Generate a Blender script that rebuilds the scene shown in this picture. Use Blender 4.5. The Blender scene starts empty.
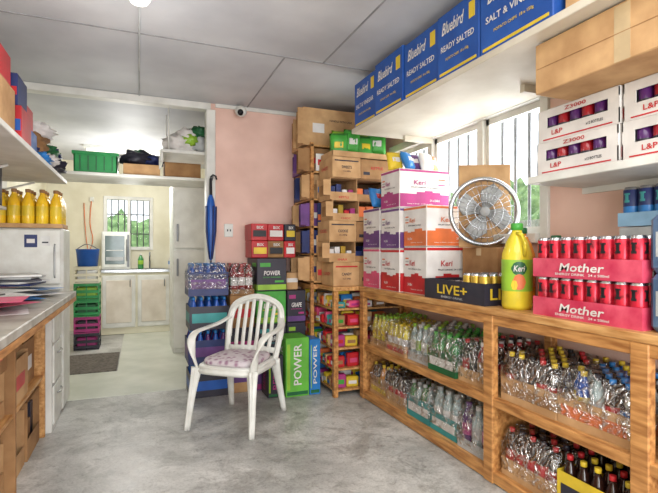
import bpy, math, random
from mathutils import Vector, Matrix, noise
import bmesh
random.seed(7)
R=random.Random(11)
scene=bpy.context.scene
try:
    scene.view_settings.view_transform='Standard'
    scene.view_settings.look='None'
except Exception as e: print(e)

# ---------------- materials ----------------
def lin(c):
    return tuple(((x/255)/12.92 if x/255<=.04045 else ((x/255+.055)/1.055)**2.4) for x in c)+(1,)
MC={}
def mat(name,col,rough=.55,metal=0,col2=None,scale=6,bump=0,spec=.4,emit=0,kind='noise',detail=5,contrast=(.35,.65),coat=0):
    if name in MC: return MC[name]
    m=bpy.data.materials.new(name); m.use_nodes=True
    nt=m.node_tree; N=nt.nodes; L=nt.links
    b=N['Principled BSDF']
    b.inputs['Roughness'].default_value=rough; b.inputs['Metallic'].default_value=metal
    b.inputs['Specular IOR Level'].default_value=spec
    if coat: b.inputs['Coat Weight'].default_value=coat
    if col2 is None: col2=tuple(int(x*.85) for x in col)
    tc=N.new('ShaderNodeTexCoord')
    if kind=='wood':
        mp=N.new('ShaderNodeMapping'); mp.inputs['Scale'].default_value=(9,1.2,9)
        L.new(tc.outputs['Object'],mp.inputs[0]); vec=mp.outputs[0]
    else: vec=tc.outputs['Object']
    if kind=='voronoi':
        t=N.new('ShaderNodeTexVoronoi'); t.inputs['Scale'].default_value=scale; out=t.outputs['Distance']
    else:
        t=N.new('ShaderNodeTexNoise'); t.inputs['Scale'].default_value=scale; t.inputs['Detail'].default_value=detail
        out=t.outputs['Fac']
    L.new(vec,t.inputs['Vector'])
    r=N.new('ShaderNodeValToRGB')
    r.color_ramp.elements[0].position=contrast[0]; r.color_ramp.elements[1].position=contrast[1]
    r.color_ramp.elements[0].color=lin(col2); r.color_ramp.elements[1].color=lin(col)
    L.new(out,r.inputs[0]); L.new(r.outputs[0],b.inputs['Base Color'])
    if bump:
        bp=N.new('ShaderNodeBump'); bp.inputs['Strength'].default_value=bump; bp.inputs['Distance'].default_value=.01
        L.new(out,bp.inputs['Height']); L.new(bp.outputs[0],b.inputs['Normal'])
    if emit:
        b.inputs['Emission Color'].default_value=lin(col); b.inputs['Emission Strength'].default_value=emit
    MC[name]=m; return m

pink=mat('wall_pink',(232,196,182),.75,col2=(216,178,164),scale=3,bump=.05,detail=8)
cream=mat('wall_cream',(230,225,204),.75,col2=(212,205,180),scale=2.5,detail=8)
white=mat('white_paint',(224,223,217),.5,col2=(202,200,193),scale=5,detail=8)
shelfc=mat('shelf_cream',(216,208,192),.6,col2=(198,188,170),scale=4,detail=8)
ceilm=mat('ceiling_panel',(206,207,210),.6,col2=(182,183,188),scale=1.6,detail=8)
joint=mat('ceiling_joint',(158,158,160),.7)
wood=mat('pine_wood',(204,148,88),.45,col2=(146,94,48),scale=5,kind='wood',detail=10)
wood2=mat('pine_board',(212,164,106),.45,col2=(166,114,62),scale=5,kind='wood',detail=10)
kraft=mat('kraft_card',(202,162,116),.8,col2=(172,132,90),scale=7,detail=8)
kraft2=mat('kraft_dark',(168,128,86),.85,col2=(138,100,64),scale=7,detail=8)
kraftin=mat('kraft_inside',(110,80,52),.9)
tape=mat('packing_tape',(206,180,140),.25)
plw=mat('plastic_white',(224,225,219),.35,col2=(208,207,199),scale=10)
black=mat('black_print',(28,28,32),.4)
dark=mat('dark_plastic',(50,48,60),.4)
silver=mat('aluminium',(205,208,212),.25,metal=1)
red=mat('red_print',(200,42,48),.4); redc=mat('red_can',(206,40,62),.25,metal=.3,col2=(110,20,32),scale=30,contrast=(.3,.5))
pinkp=mat('pink_print',(224,84,126),.45); magenta=mat('magenta_print',(178,56,126),.45)
rosetray=mat('rose_film_tray',(222,92,114),.2,col2=(190,50,80),scale=9,coat=.6)
purple=mat('purple_print',(112,70,134),.45,col2=(88,54,110))
navy=mat('navy_print',(42,54,106),.45)
blue=mat('blue_print',(36,92,176),.4,col2=(28,78,156)); blueb=mat('blue_bright',(48,128,200),.35)
cyan=mat('teal_print',(64,156,156),.45)
green=mat('green_print',(74,168,64),.4); dgreen=mat('dark_green',(38,104,62),.4); lime=mat('lime_print',(156,200,62),.4)
yellow=mat('yellow_print',(238,204,56),.4); gold=mat('gold_can',(205,170,70),.3,metal=.6)
orange=mat('orange_print',(230,118,62),.45); cardw=mat('white_card',(228,224,220),.6,col2=(208,202,198),scale=6)
cola=mat('cola',(50,26,20),.12,spec=.6); glassg=mat('green_bottle',(70,150,80),.12,spec=.6,col2=(40,110,60),scale=20)
yel_l=mat('yellow_drink',(236,214,60),.15,spec=.6); red_l=mat('red_drink',(170,30,40),.15,spec=.6)
blue_l=mat('blue_drink',(34,90,184),.15,spec=.6); clear_l=mat('clear_drink',(182,196,196),.1,spec=.6,col2=(130,150,150),scale=25)
orange_l=mat('orange_drink',(240,150,30),.15,spec=.6); purp_l=mat('purple_drink',(90,40,110),.15,spec=.6)
grey=mat('grey_metal',(120,122,124),.4,metal=.4); lgrey=mat('light_grey',(186,188,188),.5)
lam=mat('laminate_top',(190,187,178),.4,col2=(146,140,130),scale=8,detail=8)
paper=mat('paper',(230,230,226),.7)
def floor_mat():
    m=bpy.data.materials.new('concrete_floor'); m.use_nodes=True; nt=m.node_tree;N=nt.nodes;L=nt.links;b=N['Principled BSDF']
    tc=N.new('ShaderNodeTexCoord')
    def nz(sc,det,ro,dist=0):
        n=N.new('ShaderNodeTexNoise'); n.inputs['Scale'].default_value=sc; n.inputs['Detail'].default_value=det; n.inputs['Roughness'].default_value=ro; n.inputs['Distortion'].default_value=dist
        L.new(tc.outputs['Object'],n.inputs['Vector']); return n
    def ramp(n,p0,c0,p1,c1):
        r=N.new('ShaderNodeValToRGB'); e=r.color_ramp.elements; e[0].position=p0;e[0].color=c0;e[1].position=p1;e[1].color=c1; L.new(n.outputs['Fac'],r.inputs[0]); return r
    n1=nz(1.1,10,.7,.5); n2=nz(70,4,.7); n3=nz(3.2,10,.78,.8); n4=nz(14,7,.8,.6)
    r1=ramp(n1,.38,lin((150,149,145)),.62,lin((214,213,208)))
    r2=ramp(n2,.38,(.62,.61,.60,1),.52,(1,1,1,1))
    r3=ramp(n3,.38,(.34,.33,.31,1),.50,(1,1,1,1))
    r4=ramp(n4,.34,(.48,.47,.45,1),.46,(1,1,1,1))
    def mul(a,c,f):
        mx=N.new('ShaderNodeMixRGB'); mx.blend_type='MULTIPLY'; mx.inputs[0].default_value=f; L.new(a.outputs[0],mx.inputs[1]); L.new(c.outputs[0],mx.inputs[2]); return mx
    o=mul(mul(mul(r1,r2,.45),r3,.55),r4,.65); L.new(o.outputs[0],b.inputs['Base Color'])
    rr=ramp(n3,.35,(.3,.3,.3,1),.6,(.5,.5,.5,1)); L.new(rr.outputs[0],b.inputs['Roughness'])
    bp=N.new('ShaderNodeBump'); bp.inputs['Strength'].default_value=.05; L.new(n4.outputs['Fac'],bp.inputs['Height']); L.new(bp.outputs[0],b.inputs['Normal'])
    return m
floorm=floor_mat()
vinyl=mat('vinyl_floor',(218,220,208),.3,col2=(196,200,186),scale=3,detail=8)
def film_mat(name,a=.2,dif=0):
    m=bpy.data.materials.new(name); m.use_nodes=True; nt=m.node_tree;N=nt.nodes;L=nt.links
    N.remove(N['Principled BSDF']); o=N['Material Output']
    t=N.new('ShaderNodeBsdfTransparent'); g=N.new('ShaderNodeBsdfGlossy'); g.inputs['Roughness'].default_value=.14
    x=N.new('ShaderNodeMixShader'); x.inputs[0].default_value=a
    n=N.new('ShaderNodeTexNoise'); n.inputs['Scale'].default_value=20; n.inputs['Distortion'].default_value=2
    tc=N.new('ShaderNodeTexCoord'); L.new(tc.outputs['Object'],n.inputs['Vector'])
    bp=N.new('ShaderNodeBump'); bp.inputs['Strength'].default_value=1; bp.inputs['Distance'].default_value=.04
    L.new(n.outputs['Fac'],bp.inputs['Height']); L.new(bp.outputs[0],g.inputs['Normal'])
    if dif:
        r=N.new('ShaderNodeValToRGB'); e=r.color_ramp.elements; e[0].position=.46; e[0].color=(a,a,a,1); e[1].position=.62; e[1].color=(dif,dif,dif,1)
        L.new(n.outputs['Fac'],r.inputs[0]); L.new(r.outputs[0],x.inputs[0])
    L.new(t.outputs[0],x.inputs[1]);L.new(g.outputs[0],x.inputs[2]);L.new(x.outputs[0],o.inputs['Surface'])
    return m
film=film_mat('shrink_film',.15,.68); glass=film_mat('window_glass',.05)

# ---------------- builder ----------------
TXT={}
def text_geo(s,shear=0):
    k=(s,shear)
    if k in TXT: return TXT[k]
    cu=bpy.data.curves.new('t','FONT'); cu.body=s; cu.size=1; cu.shear=shear; cu.resolution_u=2; cu.offset=.015
    ob=bpy.data.objects.new('t',cu); scene.collection.objects.link(ob)
    bpy.context.view_layer.update()
    me=bpy.data.meshes.new_from_object(ob.evaluated_get(bpy.context.evaluated_depsgraph_get()))
    vs=[v.co.copy() for v in me.vertices]; fs=[tuple(p.vertices) for p in me.polygons]
    bpy.data.objects.remove(ob); bpy.data.curves.remove(cu); bpy.data.meshes.remove(me)
    if vs:
        x0=min(v.x for v in vs);x1=max(v.x for v in vs);y0=min(v.y for v in vs);y1=max(v.y for v in vs)
        w=max(x1-x0,1e-3);h=max(y1-y0,1e-3)
        vs=[((v.x-x0)/w-.5,(v.y-y0)/h-.5) for v in vs]
    TXT[k]=(vs,fs); return TXT[k]
class B:
    def __init__(s): s.v=[];s.f=[];s.m=[];s.s=[];s.mats=[];s.T=Matrix.Identity(4)
    def add(s,vs,fs,m,smooth=False):
        if m not in s.mats: s.mats.append(m)
        i=s.mats.index(m); o=len(s.v)
        s.v+= [s.T@Vector(v) for v in vs]
        for f in fs: s.f.append(tuple(o+a for a in f)); s.m.append(i); s.s.append(smooth)
    def box(s,x0,x1,y0,y1,z0,z1,m,b=0,T=None):
        old=s.T
        if T is not None: s.T=s.T@T
        if b<=0:
            vs=[(x,y,z) for x in(x0,x1) for y in(y0,y1) for z in(z0,z1)]
            fs=[(0,1,3,2),(4,6,7,5),(0,4,5,1),(2,3,7,6),(0,2,6,4),(1,5,7,3)]
            s.add(vs,fs,m)
        else:
            b=min(b,(x1-x0)/2.1,(y1-y0)/2.1,(z1-z0)/2.1)
            P=(x0,x1),(y0,y1),(z0,z1); vs=[];idx={}
            for i in(0,1):
                for j in(0,1):
                    for k in(0,1):
                        c=(i,j,k)
                        for ax in range(3):
                            p=[P[a][c[a]]+(0 if a==ax else (b if c[a]==0 else -b)) for a in range(3)]
                            idx[(c,ax)]=len(vs); vs.append(p)
            fs=[]
            for ax in range(3):
                a1,a2=[a for a in range(3) if a!=ax]
                for side in(0,1):
                    q=[]
                    for u,w in((0,0),(1,0),(1,1),(0,1)):
                        c=[0,0,0];c[ax]=side;c[a1]=u;c[a2]=w;q.append(idx[(tuple(c),ax)])
                    fs.append(q)
                for u in(0,1):
                    for w in(0,1):
                        c0=[0,0,0];c0[a1]=u;c0[a2]=w;c1=list(c0);c1[ax]=1;c0=tuple(c0);c1=tuple(c1)
                        fs.append((idx[(c0,a1)],idx[(c1,a1)],idx[(c1,a2)],idx[(c0,a2)]))
            for c in [(i,j,k) for i in(0,1) for j in(0,1) for k in(0,1)]:
                fs.append(tuple(idx[(c,a)] for a in range(3)))
            s.add(vs,fs,m)
        s.T=old
    def lathe(s,prof,x,y,z,seg=12,sx=1,sy=1):
        n=len(prof)
        for a in range(n-1):
            r0,z0,m=prof[a]; r1,z1,_=prof[a+1]
            vs=[];fs=[]
            for r,zz in((r0,z0),(r1,z1)):
                for k in range(seg):
                    t=2*math.pi*k/seg; vs.append((x+sx*r*math.cos(t),y+sy*r*math.sin(t),z+zz))
            for k in range(seg): fs.append((k,(k+1)%seg,seg+(k+1)%seg,seg+k))
            s.add(vs,fs,m,True)
        for (r,zz,m),mm in((prof[0],prof[0][2]),(prof[-1],prof[-1][2] or prof[-2][2])):
            if r>1e-4: s.add([(x+sx*r*math.cos(2*math.pi*k/seg),y+sy*r*math.sin(2*math.pi*k/seg),z+zz) for k in range(seg)],[tuple(range(seg))],mm)
    def tube(s,path,a,m,b=None,seg=8,ref=(0,0,1),closed=False):
        P=[Vector(p) for p in path]; n=len(P); b=b if b is not None else a
        A=a if isinstance(a,(list,tuple)) else [a]*n; Bb=b if isinstance(b,(list,tuple)) else [b]*n
        vs=[];ref=Vector(ref)
        for i,p in enumerate(P):
            t=((P[(i+1)%n] if closed or i<n-1 else p)-(P[i-1] if closed or i>0 else p)).normalized()
            r=ref if abs(ref.dot(t))<.97 else Vector((1,0,0))
            n1=(r-t*r.dot(t)).normalized(); n2=t.cross(n1)
            for k in range(seg):
                q=2*math.pi*k/seg; vs.append(p+n1*A[i]*math.cos(q)+n2*Bb[i]*math.sin(q))
        fs=[]
        for i in range(n if closed else n-1):
            j=(i+1)%n
            for k in range(seg): fs.append((i*seg+k,i*seg+(k+1)%seg,j*seg+(k+1)%seg,j*seg+k))
        if not closed: fs+=[tuple(range(seg)),tuple((n-1)*seg+k for k in range(seg))]
        s.add(vs,fs,m,True)
    def blob(s,c,r,m,amp=.25,fr=2.5,seed=0,flat=None,nu=20,nv=12):
        vs=[];fs=[]
        for i in range(nv+1):
            ph=math.pi*i/nv
            for j in range(nu):
                th=2*math.pi*j/nu
                d=Vector((math.sin(ph)*math.cos(th),math.sin(ph)*math.sin(th),math.cos(ph)))
                k=1+amp*noise.noise(d*fr+Vector((seed*7.3,seed*3.1,0)))+amp*.5*noise.noise(d*fr*2.7+Vector((0,seed,5)))
                p=[c[a]+d[a]*r[a]*k for a in range(3)]
                if flat is not None: p[2]=max(p[2],flat)
                vs.append(p)
        for i in range(nv):
            for j in range(nu): fs.append((i*nu+j,i*nu+(j+1)%nu,(i+1)*nu+(j+1)%nu,(i+1)*nu+j))
        s.add(vs,fs,m,True)
    def face(s,ax,p,u0,u1,z0,z1,m,e=.0015):
        if ax=='X': s.box(p-e,p,u0,u1,z0,z1,m)
        else: s.box(u0,u1,p-e,p,z0,z1,m)
    def text(s,t,ax,p,uc,zc,w,h,m,shear=0,vert=False):
        vs,fs=text_geo(t,shear); e=.003
        out=[]
        for a,b in vs:
            if vert: a,b=-b,a ; A=a*h; Bz=b*w
            else: A=a*w;Bz=b*h
            out.append((p-e,uc-A,zc+Bz) if ax=='X' else (uc+A,p-e,zc+Bz))
        s.add(out,fs,m)
    def done(s,name,parent=None,keep=False):
        me=bpy.data.meshes.new(name)
        if keep: o=Vector((0,0,0))
        else:
            xs=[v.x for v in s.v];ys=[v.y for v in s.v];zs=[v.z for v in s.v]
            o=Vector(((min(xs)+max(xs))/2,(min(ys)+max(ys))/2,min(zs)))
        me.from_pydata([tuple(v-o) for v in s.v],[],s.f)
        for m in s.mats: me.materials.append(m)
        for p,i,sm in zip(me.polygons,s.m,s.s): p.material_index=i; p.use_smooth=sm
        bm=bmesh.new(); bm.from_mesh(me); bmesh.ops.remove_doubles(bm,verts=bm.verts,dist=1e-5)
        bmesh.ops.recalc_face_normals(bm,faces=bm.faces); bm.to_mesh(me); bm.free()
        ob=bpy.data.objects.new(name,me); ob.location=o; scene.collection.objects.link(ob)
        if parent: ob.parent=parent
        return ob

# ---------------- room shell ----------------
H=2.53; XL=-1.25; XR=2.15; YB=4.31; YK=7.8; YF=-1.8
b=B(); b.box(XL-.15,XR+.15,YF-.15,YK+.15,-.1,0,floorm); b.done('floor',keep=True)
b=B(); b.box(XL,.9,4.20,5.05,0,.004,vinyl); b.box(-.20,.9,5.05,YK,0,.004,vinyl); b.done('floor_vinyl')
patchm=mat('floor_patch_grey',(120,112,104),.95,col2=(84,78,72),scale=40,bump=.4)
b=B(); b.box(-.78,-.21,5.06,5.95,.0,.012,patchm,.004); b.done('floor_patch')  # thin slab for the dark concrete patch in the kitchen floor
b=B(); b.box(XL-.15,XR+.15,YF-.15,YK+.15,H,H+.1,ceilm); b.done('ceiling',keep=True)
b=B()
b.box(XL,XR,3.075,3.085,H-.004,H,joint)
for x,y0,y1 in((1.21,YF,3.08),(.93,3.08,YB)): b.box(x-.005,x+.005,y0,y1,H-.004,H,joint)
b.done('trim_ceiling_joints')
W0,W1,WZ0,WZ1=2.0,3.72,1.28,2.10
b=B()
b.box(XR,XR+.12,YF,YB+.1,0,WZ0,pink);b.box(XR,XR+.12,YF,YB+.1,WZ1,H,pink)
b.box(XR,XR+.12,YF,W0,WZ0,WZ1,pink);b.box(XR,XR+.12,W1,YB+.1,WZ0,WZ1,pink); b.done('wall_right',keep=True)
b=B(); b.box(.6,XR,YB,YB+.1,0,H,pink); b.done('wall_back',keep=True)
b=B(); b.box(XL-.12,XL,YF,YK,0,H,cream); b.done('wall_left',keep=True)
b=B(); kx0,kx1,kz0,kz1=-.5,.2,1.2,2.02
b.box(XL,kx0,YK,YK+.12,0,H,cream);b.box(kx1,XR,YK,YK+.12,0,H,cream);b.box(kx0,kx1,YK,YK+.12,0,kz0,cream);b.box(kx0,kx1,YK,YK+.12,kz1,H,cream)
b.done('wall_kitchen_back',keep=True)
b=B(); b.box(1.0,1.1,YB+.1,YK,0,H,cream); b.done('wall_kitchen_right',keep=True)
b=B(); b.box(XL,XR,YF-.12,YF,0,.5,pink); b.box(XL,XR,YF-.12,YF,2.3,H,pink); b.box(XL,-.9,YF-.12,YF,.5,2.3,pink); b.box(1.8,XR,YF-.12,YF,.5,2.3,pink)
b.done('wall_front',keep=True)
b=B(); b.box(XL,.6,YB-.01,YB+.09,2.47,H,white,.004); b.done('trim_header')
b=B(); b.box(.56,.64,YB-.02,YB+.11,0,2.47,white,.004); b.done('trim_post')
b=B(); b.box(.64,XR,YB-.015,YB,H-.035,H,white,.003); b.done('trim_back_ceiling')
b=B(); b.box(.64,XR,YB-.015,YB,0,.09,white,.003); b.done('baseboard_back')
b=B()
x0,x1=XR-.02,XR+.1
b.box(x0,x1,W0-.04,W0+.02,WZ0-.04,WZ1+.04,white,.004);b.box(x0,x1,W1-.02,W1+.04,WZ0-.04,WZ1+.04,white,.004)
b.box(x0,x1,W0+.02,W1-.02,WZ1-.02,WZ1+.04,white,.004);b.box(x0-.03,x1,W0+.02,W1-.02,WZ0-.04,WZ0+.02,white,.004)
for y in(2.55,3.14): b.box(XR,x1-.01,y-.03,y+.03,WZ0+.02,WZ1-.02,white,.004)
for a,c in((2.02,2.52),(2.58,3.11),(3.17,3.7)):
    for y in(a+.015,c-.015): b.box(XR+.03,XR+.06,y-.015,y+.015,WZ0+.02,WZ1-.02,white)
    b.box(XR+.03,XR+.06,a,c,WZ1-.06,WZ1-.02,white); b.box(XR+.03,XR+.06,a,c,WZ0+.02,WZ0+.06,white)
b.box(XR+.044,XR+.047,W0+.02,W1-.02,WZ0+.02,WZ1-.02,glass)
y=W0+.08
while y<W1:
    b.tube([(XR+.085,y,WZ0),(XR+.085,y,WZ1)],.010,grey,seg=6); y+=.115
b.done('window_1')
b=B()
for x in(kx0,kx1-.05): b.box(x,x+.05,YK-.02,YK+.08,kz0,kz1,white,.003)
b.box(kx0+.05,kx1-.05,YK-.02,YK+.08,kz1-.05,kz1,white,.003); b.box(kx0+.05,kx1-.05,YK-.04,YK+.08,kz0,kz0+.05,white,.003)
b.box(-.17,-.13,YK,YK+.06,kz0+.05,kz1-.05,white); b.box(kx0+.05,kx1-.05,YK+.03,YK+.033,kz0+.05,kz1-.05,glass)
x=kx0+.11
while x<kx1-.05: b.tube([(x,YK+.07,kz0+.05),(x,YK+.07,kz1-.05)],.008,dark,seg=6); x+=.09
for z in(1.45,1.75): b.tube([(kx0+.05,YK+.07,z),(kx1-.05,YK+.07,z)],.008,dark,seg=6)
b.done('window_2')
foliage=mat('foliage',(165,200,135),.8,col2=(95,135,80),scale=9,bump=.4)
grass=mat('grass',(150,170,110),.9)
b=B(); b.box(-12,14,-10,20,-.3,-.12,grass); b.done('ground_outside')
b=B()
for i in range(9): b.blob((5.4+R.uniform(-.3,.3),-.5+i*1.0,.75),(.7,.8,.9+R.uniform(0,.6)),foliage,.4,3,i,flat=-.12)
for i in range(6): b.blob((-2.5+i*1.0,11,.8),(.8,.7,1.1),foliage,.35,3,i+20,flat=-.12)
b.done('hedge')
fence=mat('fence_paint',(196,204,190),.7)
b=B()
for i in range(34): b.box(4.2,4.23,.2+i*.16,.33+i*.16,-.12,1.55,fence)
b.box(4.23,4.27,.2,5.6,.3,.38,fence); b.box(4.23,4.27,.2,5.6,1.2,1.28,fence); b.done('fence')

# ---------------- generic goods ----------------
def carton(name,x0,x1,y0,y1,z0,z1,m,bands=(),txt=None,tm=None,tscale=(.7,.3),tz=.5,ax='XY',shear=0,tp=True):
    b=B(); e=.003
    x0+=e;x1-=e;y0+=e;y1-=e
    b.box(x0,x1,y0,y1,z0,z1,m,.004); h=z1-z0
    for f0,f1,bm_ in bands:
        b.face('X',x0,y0+.004,y1-.004,z0+h*f0+.004,z0+h*f1-.004,bm_); b.face('Y',y0,x0+.004,x1-.004,z0+h*f0+.004,z0+h*f1-.004,bm_)
    if tp:
        yc=(y0+y1)/2; b.box(x0+.01,x1-.01,yc-.022,yc+.022,z1,z1+.0012,tape)
        if h>.2 and not bands: b.face('X',x0,yc-.022,yc+.022,z1-.05,z1-.002,tape,.001)
    if txt:
        zc=z0+h*tz
        if 'X' in ax: b.text(txt,'X',x0-.001,(y0+y1)/2,zc,(y1-y0)*tscale[0],h*tscale[1],tm,shear)
        if 'Y' in ax: b.text(txt,'Y',y0-.001,(x0+x1)/2,zc,(x1-x0)*tscale[0],h*tscale[1],tm,shear)
    return b.done(name)
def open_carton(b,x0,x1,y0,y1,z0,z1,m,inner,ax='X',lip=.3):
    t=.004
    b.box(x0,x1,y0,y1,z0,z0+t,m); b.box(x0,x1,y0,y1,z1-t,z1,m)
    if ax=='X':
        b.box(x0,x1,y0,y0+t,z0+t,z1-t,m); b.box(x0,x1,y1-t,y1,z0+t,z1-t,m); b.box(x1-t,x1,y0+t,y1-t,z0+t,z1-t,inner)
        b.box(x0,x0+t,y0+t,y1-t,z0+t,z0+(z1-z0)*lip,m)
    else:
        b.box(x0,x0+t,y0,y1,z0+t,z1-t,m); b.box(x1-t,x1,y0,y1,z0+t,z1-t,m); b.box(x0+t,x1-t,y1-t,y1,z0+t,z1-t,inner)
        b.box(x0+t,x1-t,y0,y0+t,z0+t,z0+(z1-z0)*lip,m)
def bottle_prof(h,r,liq,cap,lab):
    return [(r*.85,0,liq),(r,.015,liq),(r,h*.30,lab),(r*1.01,h*.31,lab),(r*1.01,h*.56,liq),(r,h*.57,liq),(r*.96,h*.66,liq),(r*.6,h*.80,liq),(r*.38,h*.87,liq),(r*.38,h*.91,cap),(r*.44,h*.915,cap),(r*.44,h*.995,cap),(r*.36,h,cap)]
def bottle_pack(name,x0,y0,z0,nx,ny,h,liq,cap,lab,tray,th=.06,pitch=.066,wrap=True,seg=10,mix=None,pm=.0,band=None):
    b=B(); X1=x0+nx*pitch+.008; Y1=y0+ny*pitch+.008; t=.003
    b.box(x0,X1,y0,Y1,z0,z0+t,tray)
    b.box(x0,x0+t,y0,Y1,z0+t,z0+th,tray);b.box(X1-t,X1,y0,Y1,z0+t,z0+th,tray);b.box(x0+t,X1-t,y0,y0+t,z0+t,z0+th,tray);b.box(x0+t,X1-t,Y1-t,Y1,z0+t,z0+th,tray)
    if band:
        b.face('X',x0,y0+.02,Y1-.02,z0+th*.3,z0+th*.7,band); b.face('Y',y0,x0+.02,X1-.02,z0+th*.3,z0+th*.7,band)
    for i in range(nx):
        for j in range(ny):
            if R.random()<pm: continue
            l,c,la=(liq,cap,lab) if not mix else mix[(i*3+j*5)%len(mix)]
            b.lathe(bottle_prof(h*R.uniform(.985,1),pitch*.47,l,c,la),x0+.004+pitch*(i+.5)+R.uniform(-.001,.001),y0+.004+pitch*(j+.5)+R.uniform(-.001,.001),z0+t,seg)
    if wrap:
        zm=z0+h*.66; zt=z0+h*1.02
        q=[]
        for zz,ins in((z0+th*.3,-.002),(zm,-.001),(zt,.022)):
            n=6
            ring=[]
            for k in range(n): ring.append((x0+ins+(X1-x0-2*ins)*k/n,y0+ins,zz))
            for k in range(n): ring.append((X1-ins,y0+ins+(Y1-y0-2*ins)*k/n,zz))
            for k in range(n): ring.append((X1-ins-(X1-x0-2*ins)*k/n,Y1-ins,zz))
            for k in range(n): ring.append((x0+ins,Y1-ins-(Y1-y0-2*ins)*k/n,zz))
            q.append([(px+R.uniform(-.003,.0) if zz==zm else px,py,pz+(R.uniform(-.012,.002) if zz==zt else 0)) for px,py,pz in ring])
        N_=24; vs=q[0]+q[1]+q[2]; fs=[]
        for a in range(2):
            for k in range(N_): fs.append((a*N_+k,a*N_+(k+1)%N_,(a+1)*N_+(k+1)%N_,(a+1)*N_+k))
        b.add(vs,fs,film,True)
        # bunched film on top, front third
        vs=[];n=8
        for a in range(n+1):
            for c in range(n+1):
                vs.append((x0+.022+(X1-x0-.044)*a/n*.45,y0+.022+(Y1-y0-.044)*c/n,zt+.006*noise.noise(Vector((a*.9,c*.9,x0*9+y0*7)))))
        b.add(vs,[(a*(n+1)+c,(a+1)*(n+1)+c,(a+1)*(n+1)+c+1,a*(n+1)+c+1) for a in range(n) for c in range(n)],film,True)
    return b.done(name)
def can_prof(h,r,m1,m2):
    return [(r*.78,0,silver),(r,.008,m1),(r,h*.5,m2),(r*1.001,h*.5+.001,m2),(r,h*.93,silver),(r*.82,h-.003,silver),(r*.84,h,silver),(r*.76,h-.002,silver)]
def can_pack(name,x0,y0,z0,nx,ny,h,m1,m2,tray,th=.05,pitch=.066,txt=None,tm=None,layers=1,lab=None,shear=0):
    b=B();t=.003;X1=x0+nx*pitch+.008;Y1=y0+ny*pitch+.008
    for L_ in range(layers):
        z=z0+L_*(h+t)
        b.box(x0,X1,y0,Y1,z,z+t,tray)
        b.box(x0,x0+t,y0,Y1,z+t,z+th,tray);b.box(X1-t,X1,y0,Y1,z+t,z+th,tray);b.box(x0+t,X1-t,y0,y0+t,z+t,z+th,tray);b.box(x0+t,X1-t,Y1-t,Y1,z+t,z+th,tray)
        for i in range(nx):
            for j in range(ny): 
                cx=x0+.004+pitch*(i+.5);cy=y0+.004+pitch*(j+.5)
                b.lathe(can_prof(h,pitch*.48,m1,m2),cx,cy,z+t,14)
                if lab and (i==0 or j==0): 
                    r=pitch*.48
                    for a0 in([math.pi] if i==0 else [])+([-math.pi/2] if j==0 else []):
                        n=4
                        for wd,za,zb in((.35,.60,.66),(.22,.66,.80),(.4,.80,.84)):
                            vs=[]
                            for q in range(n+1):
                                aa=a0-wd+2*wd*q/n
                                for zz in(h*za,h*zb): vs.append((cx+(r+.0012)*math.cos(aa),cy+(r+.0012)*math.sin(aa),z+t+zz))
                            b.add(vs,[(2*q,2*q+2,2*q+3,2*q+1) for q in range(n)],lab,True)
        if txt:
            b.text(txt,'X',x0,(y0+Y1)/2,z+th*.55,(Y1-y0)*.42,th*.42,tm,shear); b.text('ENERGY DRINK   24 x 500ml','X',x0,(y0+Y1)/2,z+th*.2,(Y1-y0)*.5,th*.12,tm); b.text(txt,'Y',y0,(x0+X1)/2,z+th*.5,(X1-x0)*.6,th*.5,tm,shear)
    return b.done(name)
def pillow_bag(b,c,w,h,d,m,m2=None,rz=0,tilt=0,seed=0):
    old=b.T; b.T=b.T@Matrix.Translation(c)@Matrix.Rotation(rz,4,'Z')@Matrix.Rotation(tilt,4,'X')
    n=8
    for sgn in(-1,1):
        vs=[];fs=[]
        for i in range(n+1):
            for j in range(n+1):
                u=i/n*2-1;v=j/n*2-1
                t=((1-u**4)*(1-v**4))**.6*d/2*(1+.25*noise.noise(Vector((u*2,v*2,seed))))
                vs.append((u*w/2*(1-.06*(1-v*v)),sgn*t,v*h/2))
        for i in range(n):
            for j in range(n): fs.append((i*(n+1)+j,(i+1)*(n+1)+j,(i+1)*(n+1)+j+1,i*(n+1)+j+1))
        b.add(vs,fs,m,True)
    if m2: b.box(-w*.24,w*.24,-d/2-.002,-d/2+.012,-h*.12,h*.14,m2,.004)
    b.T=old

# ---------------- right wooden counter ----------------
CX=1.68
b=B()
b.box(CX-.01,2.13,.85,3.44,.865,.90,wood2,.004)
b.box(CX,CX+.03,.85,3.44,.815,.865,wood,.003)
for z0,z1 in((.41,.44),(.02,.06)):
    b.box(CX+.03,2.13,.87,3.44,z0,z1,wood2,.003); b.box(CX,CX+.03,.87,3.44,z0-.015,z1,wood,.003)
for y in(3.37,1.89,1.10):
    b.box(CX-.005,CX+.035,y,y+.07,0,.865,wood,.004)
    b.box(2.08,2.13,y,y+.05,0,.865,wood,.004)
for y in(3.395,1.9,1.11): b.box(CX+.035,2.08,y,y+.02,.06,.41,wood)
b.done('wooden_counter')
bx=CX+.05
def row(z,ys,specs):
    for y,s in zip(ys,specs): bottle_pack('drink_bottle_pack',bx+R.uniform(-.015,.012),y+R.uniform(-.002,.002),z,s.get('nx',6),s.get('ny',4),s.get('h',.24),s['l'],s['c'],s['la'],s['t'],s.get('th',.06),mix=s.get('mix'),wrap=s.get('w',True),pm=s.get('pm',.04),band=s.get('b'),pitch=s.get('p',.066))
ys=[3.09,2.81,2.53,2.25,1.97]
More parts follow.
